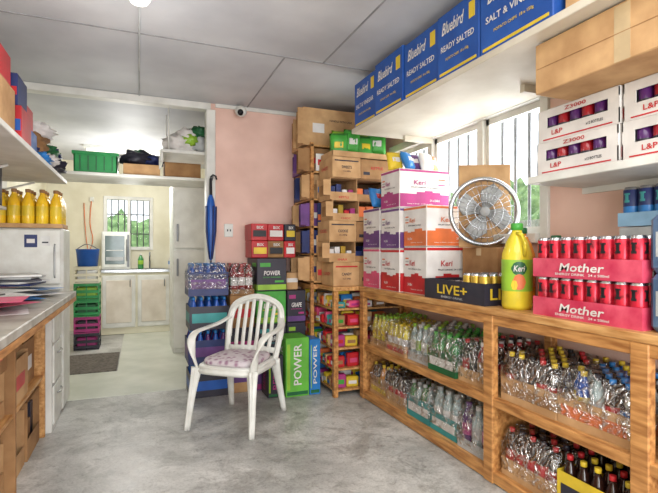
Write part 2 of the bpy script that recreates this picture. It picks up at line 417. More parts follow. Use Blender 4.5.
row(.441,ys,[dict(l=yel_l,c=lime,la=yellow,t=kraft,pm=0),dict(l=yel_l,c=yellow,la=cardw,t=kraft,h=.22,b=red,th=.08),dict(l=clear_l,c=cardw,la=lime,t=lgrey,h=.25,mix=[(clear_l,cardw,lime),(clear_l,lime,cardw)]),dict(l=glassg,c=green,la=dgreen,t=dgreen,th=.13,b=cardw),dict(l=cola,c=red,la=red,t=kraft,th=.08,mix=[(cola,red,red),(cola,dark,black),(red_l,cardw,kraft2)])])
row(.061,ys,[dict(l=cola,c=yellow,la=kraft2,t=kraft,th=.09,b=yellow,mix=[(cola,yellow,kraft2),(cola,dark,gold),(orange_l,yellow,kraft)]),dict(l=cola,c=black,la=red,t=kraft,h=.22,th=.09),dict(l=glassg,c=lgrey,la=cyan,t=cyan,th=.14,b=cardw,mix=[(clear_l,lgrey,cyan),(glassg,lgrey,cardw)]),dict(l=clear_l,c=lgrey,la=cardw,t=cyan,th=.12,b=cardw,h=.27,ny=3,p=.086,nx=4,pm=0),dict(l=clear_l,c=cardw,la=magenta,t=lgrey,h=.26,ny=3,nx=4,p=.086,pm=0,mix=[(purp_l,purple,magenta),(clear_l,cardw,lgrey)])])
ys2=[1.535,1.19]
row(.441,ys2,[dict(l=cola,c=yellow,la=red,t=kraft,ny=5,th=.12,b=kraft2,mix=[(cola,yellow,red),(cola,red,red),(cola,black,black),(cola,yellow,dark)]),dict(l=clear_l,c=blueb,la=red,t=kraft,ny=5,th=.12,b=orange,mix=[(cola,blueb,blueb),(cola,blueb,red),(clear_l,dark,lgrey),(blue_l,yellow,yellow)])])
row(.061,ys2,[dict(l=cola,c=red,la=red,t=kraft,ny=5,th=.09,mix=[(cola,red,red),(cola,dark,red)]),dict(l=cola,c=yellow,la=yellow,t=yellow,ny=5,th=.17,b=dark,w=False,mix=[(cola,yellow,yellow),(cola,yellow,dark),(cola,red,yellow)])])
bottle_pack('drink_bottle_pack',bx,.88,.061,6,3,.24,cola,yellow,red,yellow,.1)
bottle_pack('drink_bottle_pack',bx,.88,.441,6,3,.24,clear_l,blueb,blueb,kraft,.1)

# ---------------- items on the counter ----------------
Z=.9
def drinkbox(x0,x1,y0,y1,z0,z1,c1,txt,sty=0):
    b=B(); b.box(x0,x1,y0,y1,z0,z1,cardw,.004); h=z1-z0
    for ax,p,u0,u1 in(('X',x0,y0,y1),('Y',y0,x0,x1)):
        w=u1-u0; uc=(u0+u1)/2
        b.face(ax,p,u0+.004,u1-.004,z0+.006,z0+h*.36,c1)
        for k in range(6):
            u=u0+.006+(w-.012)*k/6; b.face(ax,p,u,u+(w-.012)/6,z0+h*.36,z0+h*(.40+.05*math.sin(k*1.3+sty)),c1)
        b.text(txt,ax,p,uc-w*.1*(1 if ax=='Y' else -1),z0+h*.66,w*.24,h*.12,c1,.1)
        b.text('FRUIT DRINK 24 x 250ml',ax,p,uc,z0+h*.53,w*.55,h*.035,dark)
        b.text('24 x 250ml',ax,p-.0015,uc+w*.2,z0+h*.2,w*.2,h*.06,cardw)
        b.text('keep it fresh  made in NZ',ax,p-.0015,uc-w*.1,z0+h*.10,w*.5,h*.03,cardw)
        for k in range(3): b.face(ax,p,u0+w*.78,u0+w*.92,z0+h*(.6+.07*k),z0+h*(.63+.07*k),[c1,lgrey,orange][k])
        b.face(ax,p,u0+.004,u1-.004,z1-h*.07,z1-.005,c1)
    yc=(y0+y1)/2; b.box(x0+.01,x1-.01,yc-.022,yc+.022,z1,z1+.0012,tape)
    b.done('drink_carton')
drinkbox(1.70,2.10,3.14,3.42,Z,1.21,pinkp,'Keri',0); drinkbox(1.70,2.10,3.14,3.42,1.2125,1.525,purple,'Keri',1)
drinkbox(1.70,2.12,2.85,3.12,Z,1.205,red,'Keri',2); drinkbox(1.70,2.12,2.85,3.12,1.2075,1.50,purple,'Keri',3); drinkbox(1.70,2.12,2.85,3.12,1.5025,1.78,magenta,'Keri',4)
drinkbox(1.73,2.12,2.56,2.84,Z,1.22,red,'Keri',5); drinkbox(1.73,2.12,2.56,2.84,1.2225,1.495,orange,'Keri',6)
b=B(); t=.004; X0,X1,Y0,Y1=1.695,1.97,1.97,2.53
b.box(X0,X1,Y0,Y1,Z,Z+t,dark); b.box(X0,X0+t,Y0,Y1,Z+t,1.02,dark); b.box(X1-t,X1,Y0,Y1,Z+t,1.02,dark); b.box(X0+t,X1-t,Y0,Y0+t,Z+t,1.02,dark); b.box(X0+t,X1-t,Y1-t,Y1,Z+t,1.02,dark)
b.text('LIVE+','X',X0,2.25,.965,.28,.055,yellow); b.text('ENERGY DRINK','X',X0,2.25,.92,.2,.012,lgrey); b.text('LIVE','Y',Y0,1.83,.962,.2,.06,yellow)
for i in range(4):
    for j in range(3): b.lathe(can_prof(.165,.031,gold,gold),X0+.04+.065*i,Y0+.045+.068*j,Z+t,14)
for i in range(4):
    for j in range(5): b.lathe(can_prof(.10,.031,black,gold),X0+.04+.065*i,Y0+.045+.068*(j+3),Z+t,14)
b.done('energy_can_tray')
def juice(x,y,liq,lab,cap,s=1):
    b=B(); r=.072*s
    b.lathe([(r*.9,0,liq),(r,.02,liq),(r,.09*s,lab),(r*1.01,.092*s,lab),(r*1.01,.24*s,lab),(r,.242*s,liq),(r*.97,.27*s,liq),(r*.7,.33*s,liq),(r*.34,.375*s,liq),(r*.32,.385*s,cap),(r*.4,.387*s,cap),(r*.4,.415*s,cap),(r*.34,.42*s,cap)],x,y,Z,20)
    b.tube([(x-.02,y-r*.3,Z+.37*s),(x-.03,y-r*.9,Z+.36*s),(x-.03,y-r*1.12,Z+.31*s),(x-.02,y-r*.95,Z+.26*s)],.009,liq,seg=8)
    for a0,mm,zz,wd,hh in((-2.2,dgreen,.20,.5,.03),(-2.2,orange,.135,.42,.035),(-2.5,yellow,.12,.2,.02)):
        vs=[];n=6
        for q in range(n+1):
            aa=a0-wd+2*wd*q/n; k_=math.sqrt(max(0,1-((q/n*2-1)**2)))*hh+.004
            for z_ in(-k_,k_): vs.append((x+(r*1.03)*math.cos(aa),y+(r*1.03)*math.sin(aa),Z+zz*s+z_))
        b.add(vs,[(2*q,2*q+2,2*q+3,2*q+1) for q in range(n)],mm,True)
    vs,fs=text_geo('Keri',.2)
    out=[]
    for u,v in vs:
        aa=-2.2+u*.7; out.append((x+(r*1.05)*math.cos(aa),y+(r*1.05)*math.sin(aa),Z+.20*s+v*.03))
    b.add(out,fs,cardw)
    b.done('juice_bottle')
juice(1.79,1.84,yel_l,lime,green,1.04); juice(2.03,2.05,orange_l,orange,dgreen,1.02); juice(2.06,1.84,orange_l,orange,dgreen,.9)
carton('cardboard_box',1.985,2.12,2.20,2.53,Z,1.215,kraft2)
b=B(); b.T=Matrix.Translation((2.045,2.395,1.2165))@Matrix.Rotation(math.radians(62),4,'Z')
b.box(-.008,.004,-.17,.15,0,.53,kraft,.003); b.box(-.04,-.008,-.17,.15,0,.004,kraft2)
b.done('cardboard_sheet')
b=B(); rr=.205; c=Vector((2.0,2.33,1.217+rr+.018))
b.T=Matrix.Translation(c)@Matrix.Rotation(math.radians(62),4,'Z')
b.tube([(0,rr*math.cos(2*math.pi*k/40),rr*math.sin(2*math.pi*k/40)) for k in range(40)],.015,silver,seg=8,closed=True,ref=(1,0,0))
for q,rad in((-.012,.8),(-.018,.55),(-.02,.3)):
    b.tube([(q,rad*rr*math.cos(2*math.pi*k/36),rad*rr*math.sin(2*math.pi*k/36)) for k in range(36)],.0025,silver,seg=6,closed=True,ref=(1,0,0))
for k in range(30):
    a=2*math.pi*k/30; b.tube([(-.022,.2*rr*math.cos(a),.2*rr*math.sin(a)),(-.018,.6*rr*math.cos(a),.6*rr*math.sin(a)),(0,rr*math.cos(a),rr*math.sin(a))],.0018,silver,seg=4,ref=(1,0,0))
for k in range(4):
    a=2*math.pi*k/4+.3; b.tube([(.0,.02*math.cos(a),.02*math.sin(a)),(.006,.5*rr*math.cos(a),.5*rr*math.sin(a)),(.0,.82*rr*math.cos(a+.25),.82*rr*math.sin(a+.25))],[.02,.06,.045],lgrey,b=[.004]*3,seg=10,ref=(0,-math.sin(a),math.cos(a)))
b.tube([(-.03,0,0),(.01,0,0)],.03,lgrey,seg=16)
b.done('round_fan')
can_pack('energy_can_pack',1.715,1.15,Z,4,8,.175,redc,redc,rosetray,.085,.063,'Mother',cardw,2,black,.15)
carton('drink_carton',1.985,2.13,1.155,1.44,Z,1.30,lgrey,[(.2,.5,navy)])
can_pack('energy_can_pack',1.985,1.16,1.304,2,4,.17,blueb,navy,mat('paleblue_film',(150,190,220),.2),.06,.068,None,None,1,cyan)
kg=mat('pack_blue_grey',(96,120,150),.35,metal=.2,col2=(70,92,124))
b=B(); x0,x1,y0,y1=1.73,2.08,.87,1.14
for k in range(2):
    za=Z+.001+k*.215; b.box(x0,x1,y0,y1,za,za+.213,kg,.02); b.face('X',x0,y0+.03,y1-.03,za+.06,za+.15,lgrey); b.face('Y',y0,x0+.03,x1-.03,za+.06,za+.15,lgrey)
b.done('drink_multipack')
# ---------------- wall shelf right ----------------
b=B(); b.box(1.76,XR,.75,1.74,1.52,1.555,white,.003)
b.box(1.85,XR,.85,.87,1.49,1.52,white); b.box(XR-.02,XR,.85,.87,1.30,1.49,white)
b.box(XR-.02,XR,.87,1.74,1.49,1.52,white)
b.done('storage_shelf')
def white_case(y0,y1,z0,z1,xs=0):
    b=B(); x0,x1=1.78+xs,2.12
    b.box(x0,x1,y0,y1,z0,z0+.004,cardw); b.box(x0,x1,y0,y1,z1-.004,z1,cardw,.002)
    b.box(x0,x0+.004,y0,y1,z0+.004,z0+(z1-z0)*.42,cardw); b.box(x0,x0+.004,y0,y1,z1-.04,z1-.004,cardw); b.box(x1-.004,x1,y0,y1,z0+.004,z1-.004,cardw)
    for ya,yb in((y0+.004,y0+.05),(y1-.05,y1-.004)): b.box(x0,x0+.004,ya,yb,z0+(z1-z0)*.42,z1-.04,cardw)
    b.box(x0,x1,y0,y0+.004,z0+.004,z1-.004,cardw); b.box(x0,x1,y1-.004,y1,z0+.004,z1-.004,cardw)
    b.face('X',x0,y0+.03,y1-.03,z0+.008,z0+.014,red); b.text('Z3000','X',x0,(y0+y1)/2,z1-.021,.11,.017,red); b.text('L&P','X',x0,y1-.11,z0+.038,.06,.022,red); b.text('x12 BOTTLES','X',x0,y0+.11,z0+.036,.08,.012,dark)
    n=int((y1-y0-.02)/.062)
    for j in range(n): b.lathe(can_prof(z1-z0-.012,.029,dark,purp_l if j%2 else red_l),x0+.037,y0+.042+.062*j,z0+.005,12)
    b.face('Y',y0,x0+.02,x1-.1,z0+.02,z0+.06,red)
    b.done('drink_case')
for y0,y1,xs in((1.29,1.70,0),(.86,1.28,.01)):
    white_case(y0,y1,1.556,1.71,xs); white_case(y0,y1,1.711,1.865,xs+.008)
b=B(); b.box(1.58,2.1,.75,1.52,1.867,2.078,kraft,.004); b.face('X',1.58,.76,1.51,1.97,1.973,kraft2); b.face('X',1.58,1.1,1.16,1.87,2.07,tape,.001); b.done('cardboard_box')
# ---------------- upper shelf with chip cartons ----------------
b=B(); b.box(1.50,XR,.70,3.22,2.085,2.12,shelfc,.003)
for y in(1.9,3.1): b.box(1.9,XR,y,y+.03,2.045,2.085,shelfc)
b.done('upper_shelf')
bl=mat('chip_carton_blue',(40,90,172),.5,col2=(30,74,150),scale=5)
ww=[3.21,2.86,2.49,2.13,1.79,1.36]
nm=['SALT & VINEGAR','READY SALTED','READY SALTED','READY SALTED','SALT & VINEGAR']
for i in range(5):
    y0,y1=ww[i+1],ww[i]-.006
    b=B(); x0=1.50+R.uniform(0,.02); z0,z1=2.1205,2.475-R.uniform(0,.02)
    b.box(x0,2.05,y0,y1,z0,z1,bl,.004); w=y1-y0
    b.face('X',x0,y0+.02,y1-.02,z0+.012,z0+.026,yellow)
    b.text(nm[i],'X',x0,(y0+y1)/2,z0+.15,w*.8,.032,cardw)
    b.text('Bluebird','X',x0,(y0+y1)/2+w*.1,z0+.255,w*.55,.065,cardw,.35)
    b.text('POTATO CHIPS  18 x 150g','X',x0,(y0+y1)/2,z0+.085,w*.55,.018,yellow)
    b.box(x0-.0015,x0,y0+.03,y0+w*.22,z0+.22,z0+.30,yellow)
    b.text('CHIPS','Y',y0,1.75,z0+.2,.3,.09,cardw)
    b.box(x0+.01,2.04,(y0+y1)/2-.02,(y0+y1)/2+.02,z1,z1+.001,tape)
    b.done('chip_carton')
carton('cardboard_box',1.54,2.1,.9,1.34,2.1205,2.44,kraft)

# ---------------- corner rack with small packs ----------------
b=B(); x0,x1,y0,y1=1.46,2.12,3.47,4.28
for x in(x0,x1-.04):
    for y in(y0,y1-.04): b.box(x,x+.04,y,y+.04,0,.865,wood,.003)
b.box(x0-.01,x1,y0-.01,y1,.865,.90,wood2,.004)
lv=[.06,.23,.40,.57,.72]
for z in lv: b.box(x0+.01,x1-.04,y0+.005,y1-.005,z-.015,z,wood2)
b.done('corner_rack')
b=B(); cols=[red,yellow,orange,pinkp,cardw,blueb,green,magenta,kraft,kraft,cyan,red,cardw,kraft2,cardw]
for z in lv:
    y=y0+.045
    while y<y1-.1:
        w=R.uniform(.04,.085); h=R.uniform(.05,.125)
        for k in range(4): 
            m=R.choice(cols); xx=x0+.005+k*.13+R.uniform(-.01,.018); hh=h*R.uniform(.75,1.1)
            T=Matrix.Translation((xx+.055,y+w/2,z))@Matrix.Rotation(R.uniform(-.16,.16),4,'Z')
            b.box(-.055,.055,-w/2,w/2,0,hh,m,.008,T)
            b.box(-.0565,-.055,-w*.35,w*.35,hh*.3,hh*.62,R.choice(cols),0,T); b.box(-.035,.035,-w/2-.0015,-w/2,hh*.3,hh*.62,R.choice(cols),0,T)
        y+=w+.012
b.done('snack_packets')
b=B(); x0,x1,y0,y1=1.38,2.08,3.80,4.27
b.box(x0-.0,1.45,y0,y1,.86,.90,wood)
for x in(x0,x1-.03):
    for y in(y0,y1-.03): b.box(x,x+.03,y,y+.03,.90,2.14,wood,.003)
b.box(x0,x0+.03,y0,y0+.03,0,.86,wood); b.box(x0,x0+.03,y1-.03,y1,0,.86,wood)
lv=[.93,1.17,1.41,1.65,1.89,2.12]
for z in lv: b.box(x0,x1,y0,y1,z-.015,z,wood2)
b.done('corner_shelf')
b=B()
for zi,(z,z2) in enumerate(zip(lv,lv[1:]+[2.46])):
    for k in range(2):
        ya=y0+.035+k*.205; yb=ya+.195; h=min(z2-z-.02,.225)*R.uniform(.85,1) if z<2.1 else .33-(.05 if k else 0)
        m=[kraft,kraft2,navy,kraft,purple,kraft2,kraft][(zi*2+k*3)%7]
        xa=x0-R.uniform(0,.06)
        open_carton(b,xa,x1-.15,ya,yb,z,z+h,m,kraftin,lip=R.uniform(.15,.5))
        b.box(xa-.05,xa,ya,ya+.004,z+.01,z+h-.01,m)
        for q in range(2):
            mm=R.choice([navy,magenta,cardw,red,purple,kraft2,blueb]); b.box(xa+.04+.1*q,xa+.13+.1*q,ya+.02,yb-.02,z+.006,z+h*R.uniform(.4,.8),mm,.004)
        b.face('Y',ya,x0+.03,x0+.14,z+h*.35,z+h*.6,R.choice([cardw,navy,red,kraft2]))
        b.text('HANDLE WITH CARE','Y',ya,x0+.3,z+h*.7,.22,.018,dark)
for i,z in enumerate(lv[:5]):
    b.box(1.42+R.uniform(0,.03),1.62,3.785,3.796,z,z+R.uniform(.15,.21),[kraft2,kraft,navy,kraft,cardw][i],.003)
    b.face('Y',3.785,1.44,1.52,z+.05,z+.10,[red,cardw,orange,blueb,red][i])
b.done('open_cardboard_boxes')
z=.9005; labs=['CANDY','SNAX','COOKIE','CHOC','KETTLE','SWEETS']
for k,h in enumerate((.20,.17,.17,.17,.18,.17)):
    b=B(); xa=1.455+R.uniform(-.025,.03); xm=xa+R.uniform(.22,.3); xb=2.02+R.uniform(-.03,.03); ya,yb=3.50+R.uniform(-.02,.02),3.78
    if k in(1,3,4):
        open_carton(b,xa,xm,ya,yb,z,z+h,kraft,kraftin,'Y',R.uniform(.2,.5)); open_carton(b,xm+.005,xb,ya+.015,yb,z,z+h,kraft2,kraftin,'Y',R.uniform(.2,.5))
        for q in range(4): 
            s_=(xm-xa-.02)/4; b.box(xa+.01+q*s_,xa+s_+q*s_,ya+.03,ya+.2,z+.005,z+h*R.uniform(.5,.8),R.choice([navy,red,cardw,magenta,gold]),.003)
            s_=(xb-xm-.03)/4; b.box(xm+.015+q*s_,xm+.005+s_+q*s_,ya+.045,ya+.2,z+.005,z+h*R.uniform(.5,.8),R.choice([navy,red,cardw,orange]),.003)
        b.text(labs[k],'Y',ya,(xa+xm)/2,z+h*.12,.09,.018,red)
        b.face('X',xa,ya+.03,yb-.03,z+h*.25,z+h*.75,kraft2)
        b.box(xa-.06,xa,ya,ya+.004,z+h*.2,z+h*.9,kraft)
    else:
        b.box(xa,xm,ya,yb,z,z+h,kraft,.004); b.box(xm+.005,xb,ya+.01,yb,z,z+h-.005,kraft2 if k else kraft,.004)
        b.text(labs[k],'Y',ya,(xa+xm)/2,z+h*.5,.09,.024,dark); b.text('12 x 200g','Y',ya,(xa+xm)/2,z+h*.3,.07,.014,dark); b.text(labs[k-1],'Y',ya+.01,(xm+xb)/2,z+h*.55,.11,.024,red); b.text(labs[k],'X',xa,3.64,z+h*.5,.14,.03,red)
        b.face('Y',ya,xa+.02,xm-.02,z+h*.78,z+h*.84,[red,navy,dark][k%3])
        b.face('Y',ya+.01,xm+.03,xm+.09,z+h*.2,z+h*.35,dark)
    b.done('cardboard_box'); z+=h+.001
b=B(); b.box(1.46,2.0,3.50,3.76,z,z+.004,kraft); b.box(1.46,2.0,3.50,3.504,z,z+.05,kraft); b.box(1.46,1.464,3.50,3.76,z,z+.05,kraft); b.box(1.996,2.0,3.5,3.76,z,z+.05,kraft)
for i in range(12):
    pillow_bag(b,(1.55+.04*i,3.58+.06*(i%3),z+.11+.04*(i%2)),.16,.20,.07,[green,lime,green][i%3],cardw if i%2 else yellow,R.uniform(-.5,.5),R.uniform(-.4,.2),i)
b.done('chip_bags')
b=B()
for i in range(5): pillow_bag(b,(1.76+.08*i,3.02-.05*(i%2),1.86),.13,.15,.06,[yellow,blueb,purple,cardw,orange][i],cardw,R.uniform(-.6,.6),-.3+R.uniform(-.2,.3),i+9)
b.done('snack_bags')
b=B()
for i in range(4): pillow_bag(b,(1.75+.09*i,3.28-.04*(i%2),1.615),.16,.16,.07,[blueb,cyan,cardw,red][i],red,R.uniform(-.5,.5),-.3,i+19)
b.done('snack_bags')

# ---------------- stack at back wall ----------------
yf=3.88
for k in range(4):
    bottle_pack('sports_drink_pack',.37+R.uniform(-.01,.01),yf,.001+k*.275,5,5,.262,[blue_l,purp_l,blue_l,blue_l][k],blueb,[navy,dark,navy,cyan][k],[dark,navy,dark,navy][k],.19,.062,wrap=(k==3),mix=None if k!=1 else [(purp_l,blueb,dark),(blue_l,blueb,navy)],band=[blue,purple,cyan,purple][k])
for k,(m,bn,h) in enumerate([(kraft,purple,.27),(dark,magenta,.27),(kraft2,red,.27)]):
    zz=.001+k*.2725; carton('drink_carton',.70,.91,yf+.02,4.26,zz,zz+h,m,[(.3,.6,bn)])
bottle_pack('drink_bottle_pack',.705,yf+.02,.8195,3,5,.262,red_l,red,cardw,kraft2,.05,.064,wrap=True,mix=[(red_l,red,cardw),(cola,red,red),(red_l,dark,green)])
def sport(x0,x1,z0,m,bn,t_,bn2):
    b=B(); y0,y1=yf+R.uniform(0,.02),4.26; h=.28; z1=z0+h
    b.box(x0,x1,y0,y1,z0,z1,m,.004)
    for ax,p,u0,u1 in(('Y',y0,x0,x1),('X',x0,y0,y1)):
        w=u1-u0; b.face(ax,p,u0+.004,u1-.004,z0+.01,z0+.055,bn); b.text(t_,ax,p,(u0+u1)/2,z0+h*.55,w*.55,h*.14,cardw,.15); b.text('ISOTONIC SPORTS DRINK',ax,p,(u0+u1)/2,z0+h*.42,w*.6,h*.035,bn2); b.face(ax,p,u0+w*.1,u0+w*.45,z0+h*.74,z0+h*.86,bn2); b.face(ax,p,u0+w*.6,u0+w*.9,z0+h*.26,z0+h*.32,bn2)
    b.done('sports_drink_carton')
for k,(m,bn,t_,b2) in enumerate([(purple,magenta,'BERRY',lime),(dark,purple,'SPORT',cyan),(green,lime,'LIME',yellow),(dark,lime,'POWER',green)]): sport(.925,1.185,.001+k*.2825,m,bn,t_,b2)
for k,(m,bn,t_,b2) in enumerate([(purple,cyan,'BERRY',lime),(dark,green,'POWER',lime),(dark,purple,'GRAPE',magenta)]): sport(1.195,1.365,.001+k*.2825,m,bn,t_,b2)
carton('cardboard_box',1.2,1.31,3.93,4.24,.8505,1.0,kraft,[(.4,.7,cardw)])
def tallbox(x0,x1,y0,y1,h,m,t,tm):
    b=B(); b.box(x0,x1,y0,y1,0.001,h,m,.004); b.text(t,'Y',y0,(x0+x1)/2,h*.55,h*.7,(x1-x0)*.34,tm,vert=True); b.text(t,'X',x0,(y0+y1)/2,h*.5,h*.7,(y1-y0)*.34,tm,vert=True)
    b.face('Y',y0,x0+.01,x1-.01,h*.03,h*.09,dgreen); b.face('Y',y0,x0+.01,x0+(x1-x0)*.18,h*.12,h*.9,lime); b.done('sports_drink_carton')
tallbox(1.10,1.30,3.62,3.865,.48,mat('bright_green',(106,188,66),.45),'POWER',cardw); tallbox(1.305,1.40,3.62,3.79,.46,blueb,'POWER',cardw)
tallbox(.96,1.09,3.66,3.865,.34,dark,'BERRY',magenta)
b=B(); zt=1.132
for i in range(3):
    for j in range(2):
        w_=.15; xa=.90+.148*i+R.uniform(-.004,.004); za=zt+.15*j
        if i==2: w_=.11
        b.box(xa,xa+w_-.004,3.97+R.uniform(0,.03),4.24,za,za+.148,[red,kraft2,red,red,red,dark][i+3*j],.005)
        b.face('Y',3.97,xa+.015,xa+w_-.02,za+.035,za+.09,[yellow,black,cardw][(i+j)%3]); b.text('BIX','Y',3.968,xa+w_/2,za+.115,w_*.4,.025,cardw)
b.done('snack_multipacks')
b=B(); b.box(.72,.80,YB-.012,YB,1.32,1.44,plw,.003); b.box(.745,.755,YB-.016,YB-.012,1.37,1.39,dark); b.box(.77,.78,YB-.016,YB-.012,1.37,1.39,dark); b.done('wall_socket')
b=B(); ux,uy=.59,4.235; dz=-.03
b.lathe([(.008,1.10+dz,silver),(.01,1.14+dz,blue),(.035,1.30+dz,blue),(.045,1.6+dz,blue),(.03,1.68+dz,blue),(.015,1.72+dz,black),(.012,1.86+dz,black),(.01,1.87+dz,None)],ux,uy,0,10)
for k in range(5):
    a=k*1.256; b.tube([(ux+.012*math.cos(a),uy+.012*math.sin(a),1.15+dz),(ux+.045*math.cos(a),uy+.045*math.sin(a),1.4+dz),(ux+.048*math.cos(a),uy+.048*math.sin(a),1.62+dz)],.007,navy,seg=5)
b.tube([(ux,uy,1.85+dz),(ux,uy,1.88+dz),(ux+.02,uy,1.90+dz),(ux+.045,uy,1.89+dz),(ux+.05,uy,1.86+dz)],.008,black)
b.tube([(ux+.02,4.29,1.86+dz),(ux+.02,uy,1.885+dz)],.005,grey)
b.done('umbrella')
b=B(); cx,cz=.85,2.46
b.tube([(cx,4.31,cz+.02),(cx,4.25,cz+.02)],.035,plw,seg=14); b.tube([(cx,4.27,cz+.02),(cx,4.22,cz)],.014,plw)
b.blob((cx,4.18,cz-.01),(.05,.05,.05),plw,0); b.tube([(cx-.01,4.155,cz-.02),(cx-.018,4.12,cz-.04)],.026,black,seg=12)
b.done('security_camera')
lampm=mat('lamp_glass',(250,248,240),.4,emit=.8)
b=B(); b.lathe([(.04,0,lampm),(.055,.02,lampm),(.055,.06,lampm),(.045,.075,plw),(.06,.08,plw),(.06,.10,None)],0,2.5,H-.10,16); b.tube([(0,2.56,H-.008),(0,YB-.02,H-.008)],.006,lgrey,seg=6); b.done('ceiling_lamp')

# ---------------- monobloc chair ----------------
def smooth(P,n=4):
    P=[Vector(p) for p in P]; out=[]
    for i in range(len(P)-1):
        p0=P[max(i-1,0)];p1=P[i];p2=P[i+1];p3=P[min(i+2,len(P)-1)]
        for k in range(n):
            t=k/n; out.append(.5*((2*p1)+(p2-p0)*t+(2*p0-5*p1+4*p2-p3)*t*t+(3*p1-p0-3*p2+p3)*t**3))
    out.append(P[-1]); return out
b=B(); b.T=Matrix.Translation((.65,3.28,0))@Matrix.Rotation(math.radians(-40),4,'Z')@Matrix.Diagonal((.94,1,.985,1))
def slab(w,d,z0,z1,yc,m,pw=5,dome=0,n=40,rings=6):
    vs=[];fs=[]
    def ring(s,z):
        for k in range(n):
            a=2*math.pi*k/n; c_,s_=math.cos(a),math.sin(a)
            r=(abs(c_)**pw+abs(s_)**pw)**(-1/pw); vs.append((w/2*c_*r*s,yc+d/2*s_*r*s,z))
    lst=[(.05,z0),(.97,z0),(1,z0+(z1-z0)*.4),(1,z0+(z1-z0)*.6),(.96,z1)]+[(.96-.9*(i/rings),z1+dome*(1-(.96-.9*i/rings)**2)) for i in range(1,rings+1)]
    for s_,z_ in lst: ring(s_,z_)
    for i in range(len(lst)-1):
        for k in range(n): fs.append((i*n+k,i*n+(k+1)%n,(i+1)*n+(k+1)%n,(i+1)*n+k))
    fs+=[tuple(range(n)),tuple((len(lst)-1)*n+k for k in range(n))]
    b.add(vs,fs,m,True)
slab(.47,.45,.405,.43,-.01,plw)
slab(.485,.465,.375,.412,-.01,plw)
for sx in(-1,1):
    b.tube(smooth([(sx*.255,-.27,0),(sx*.24,-.235,.22),(sx*.222,-.20,.41)]),[.022,.024,.026,.028,.03,.033,.037,.042,.048],plw,b=[.018]*9,ref=(1,0,0),seg=10)
    b.tube(smooth([(sx*.255,-.275,0),(sx*.242,-.24,.22),(sx*.228,-.205,.41)]),[.012]*9,plw,b=[.024,.025,.026,.028,.03,.034,.038,.044,.05],ref=(1,0,0),seg=10)
    b.tube(smooth([(sx*.235,.29,0),(sx*.215,.24,.22),(sx*.20,.19,.41)]),[.022,.024,.026,.028,.03,.033,.037,.042,.048],plw,b=[.018]*9,ref=(1,0,0),seg=10)
    b.tube(smooth([(sx*.225,-.19,.40),(sx*.25,-.205,.50),(sx*.275,-.19,.59),(sx*.288,-.12,.635),(sx*.288,.02,.645),(sx*.27,.16,.66),(sx*.225,.255,.70)],5),[.011]*31,plw,b=[.03]*31,ref=(0,0,1),seg=10)
    b.tube(smooth([(sx*.21,.18,.41),(sx*.225,.225,.56),(sx*.225,.26,.70)]),.026,plw,b=.012,ref=(1,0,0))
arch=smooth([(-.205,.18,.41),(-.225,.225,.55),(-.225,.262,.70),(-.18,.292,.80),(0,.312,.85),(.18,.292,.80),(.225,.262,.70),(.225,.225,.55),(.205,.18,.41)],5)
b.tube(arch,.024,plw,b=.012,ref=(0,1,.3),seg=10)
b.tube(arch[5:-5],.013,plw,b=.030,ref=(0,1,.3),seg=10)
for i in range(6):
    x=-.15+.06*i
    zt_=.838-abs(x)**1.7*.9
    b.tube(smooth([(x*.9,.185,.42),(x,.225,.56),(x,.262,.70),(x*1.02,.30,zt_)]),.017,plw,b=.005,ref=(1,0,0))
b.tube(smooth([(-.2,.195,.47),(0,.205,.475),(.2,.195,.47)]),.022,plw,b=.006,ref=(0,0,1))
T=b.T
chair=b.done('plastic_chair')
cush=mat('cushion_floral',(200,190,194),.85,col2=(150,116,136),scale=26,kind='voronoi',contrast=(.2,.5),bump=.2)
b=B(); b.T=T; slab(.42,.40,.4305,.465,-.01,cush,4,.02); ob=b.done('seat_cushion')

# ---------------- left side ----------------
b=B()
b.box(XL+.01,-.43,.5,3.88,.86,.90,lam,.004); b.box(-.445,-.43,.5,3.88,.83,.86,wood)
for y in(.55,1.9,2.68,3.44): b.box(XL+.02,-.56,y,y+.025,0,.86,kraft2 if y<3 else wood2,.003)
b.box(XL+.02,-.57,.58,3.44,.38,.40,wood2)
b.done('service_counter')
b=B(); xa,xb,ya,yb=-1.1,-.53,3.50,3.86
b.box(xa,xb,ya,yb,0.001,.858,white,.004)
for k in range(3):
    za=.05+k*.27; b.box(xb,xb+.012,ya+.02,yb-.02,za,za+.25,plw,.004); b.tube([(xb+.02,ya+.1,za+.19),(xb+.03,ya+.13,za+.19),(xb+.03,ya+.22,za+.19),(xb+.02,ya+.25,za+.19)],.006,silver)
b.done('drawer_cabinet')
specs=[]
for (ya,yb) in((1.2,1.54),(1.56,1.88),(1.94,2.29),(2.31,2.66),(2.72,3.06),(3.08,3.42)):
    z=.401
    while z<.74:
        h=R.uniform(.16,.3); h=min(h,.84-z); specs.append((ya,yb,z,z+h)); z+=h+.002
    z=.001
    while z<.3:
        h=min(R.uniform(.16,.34),.37-z); specs.append((ya,yb,z,z+h)); z+=h+.002
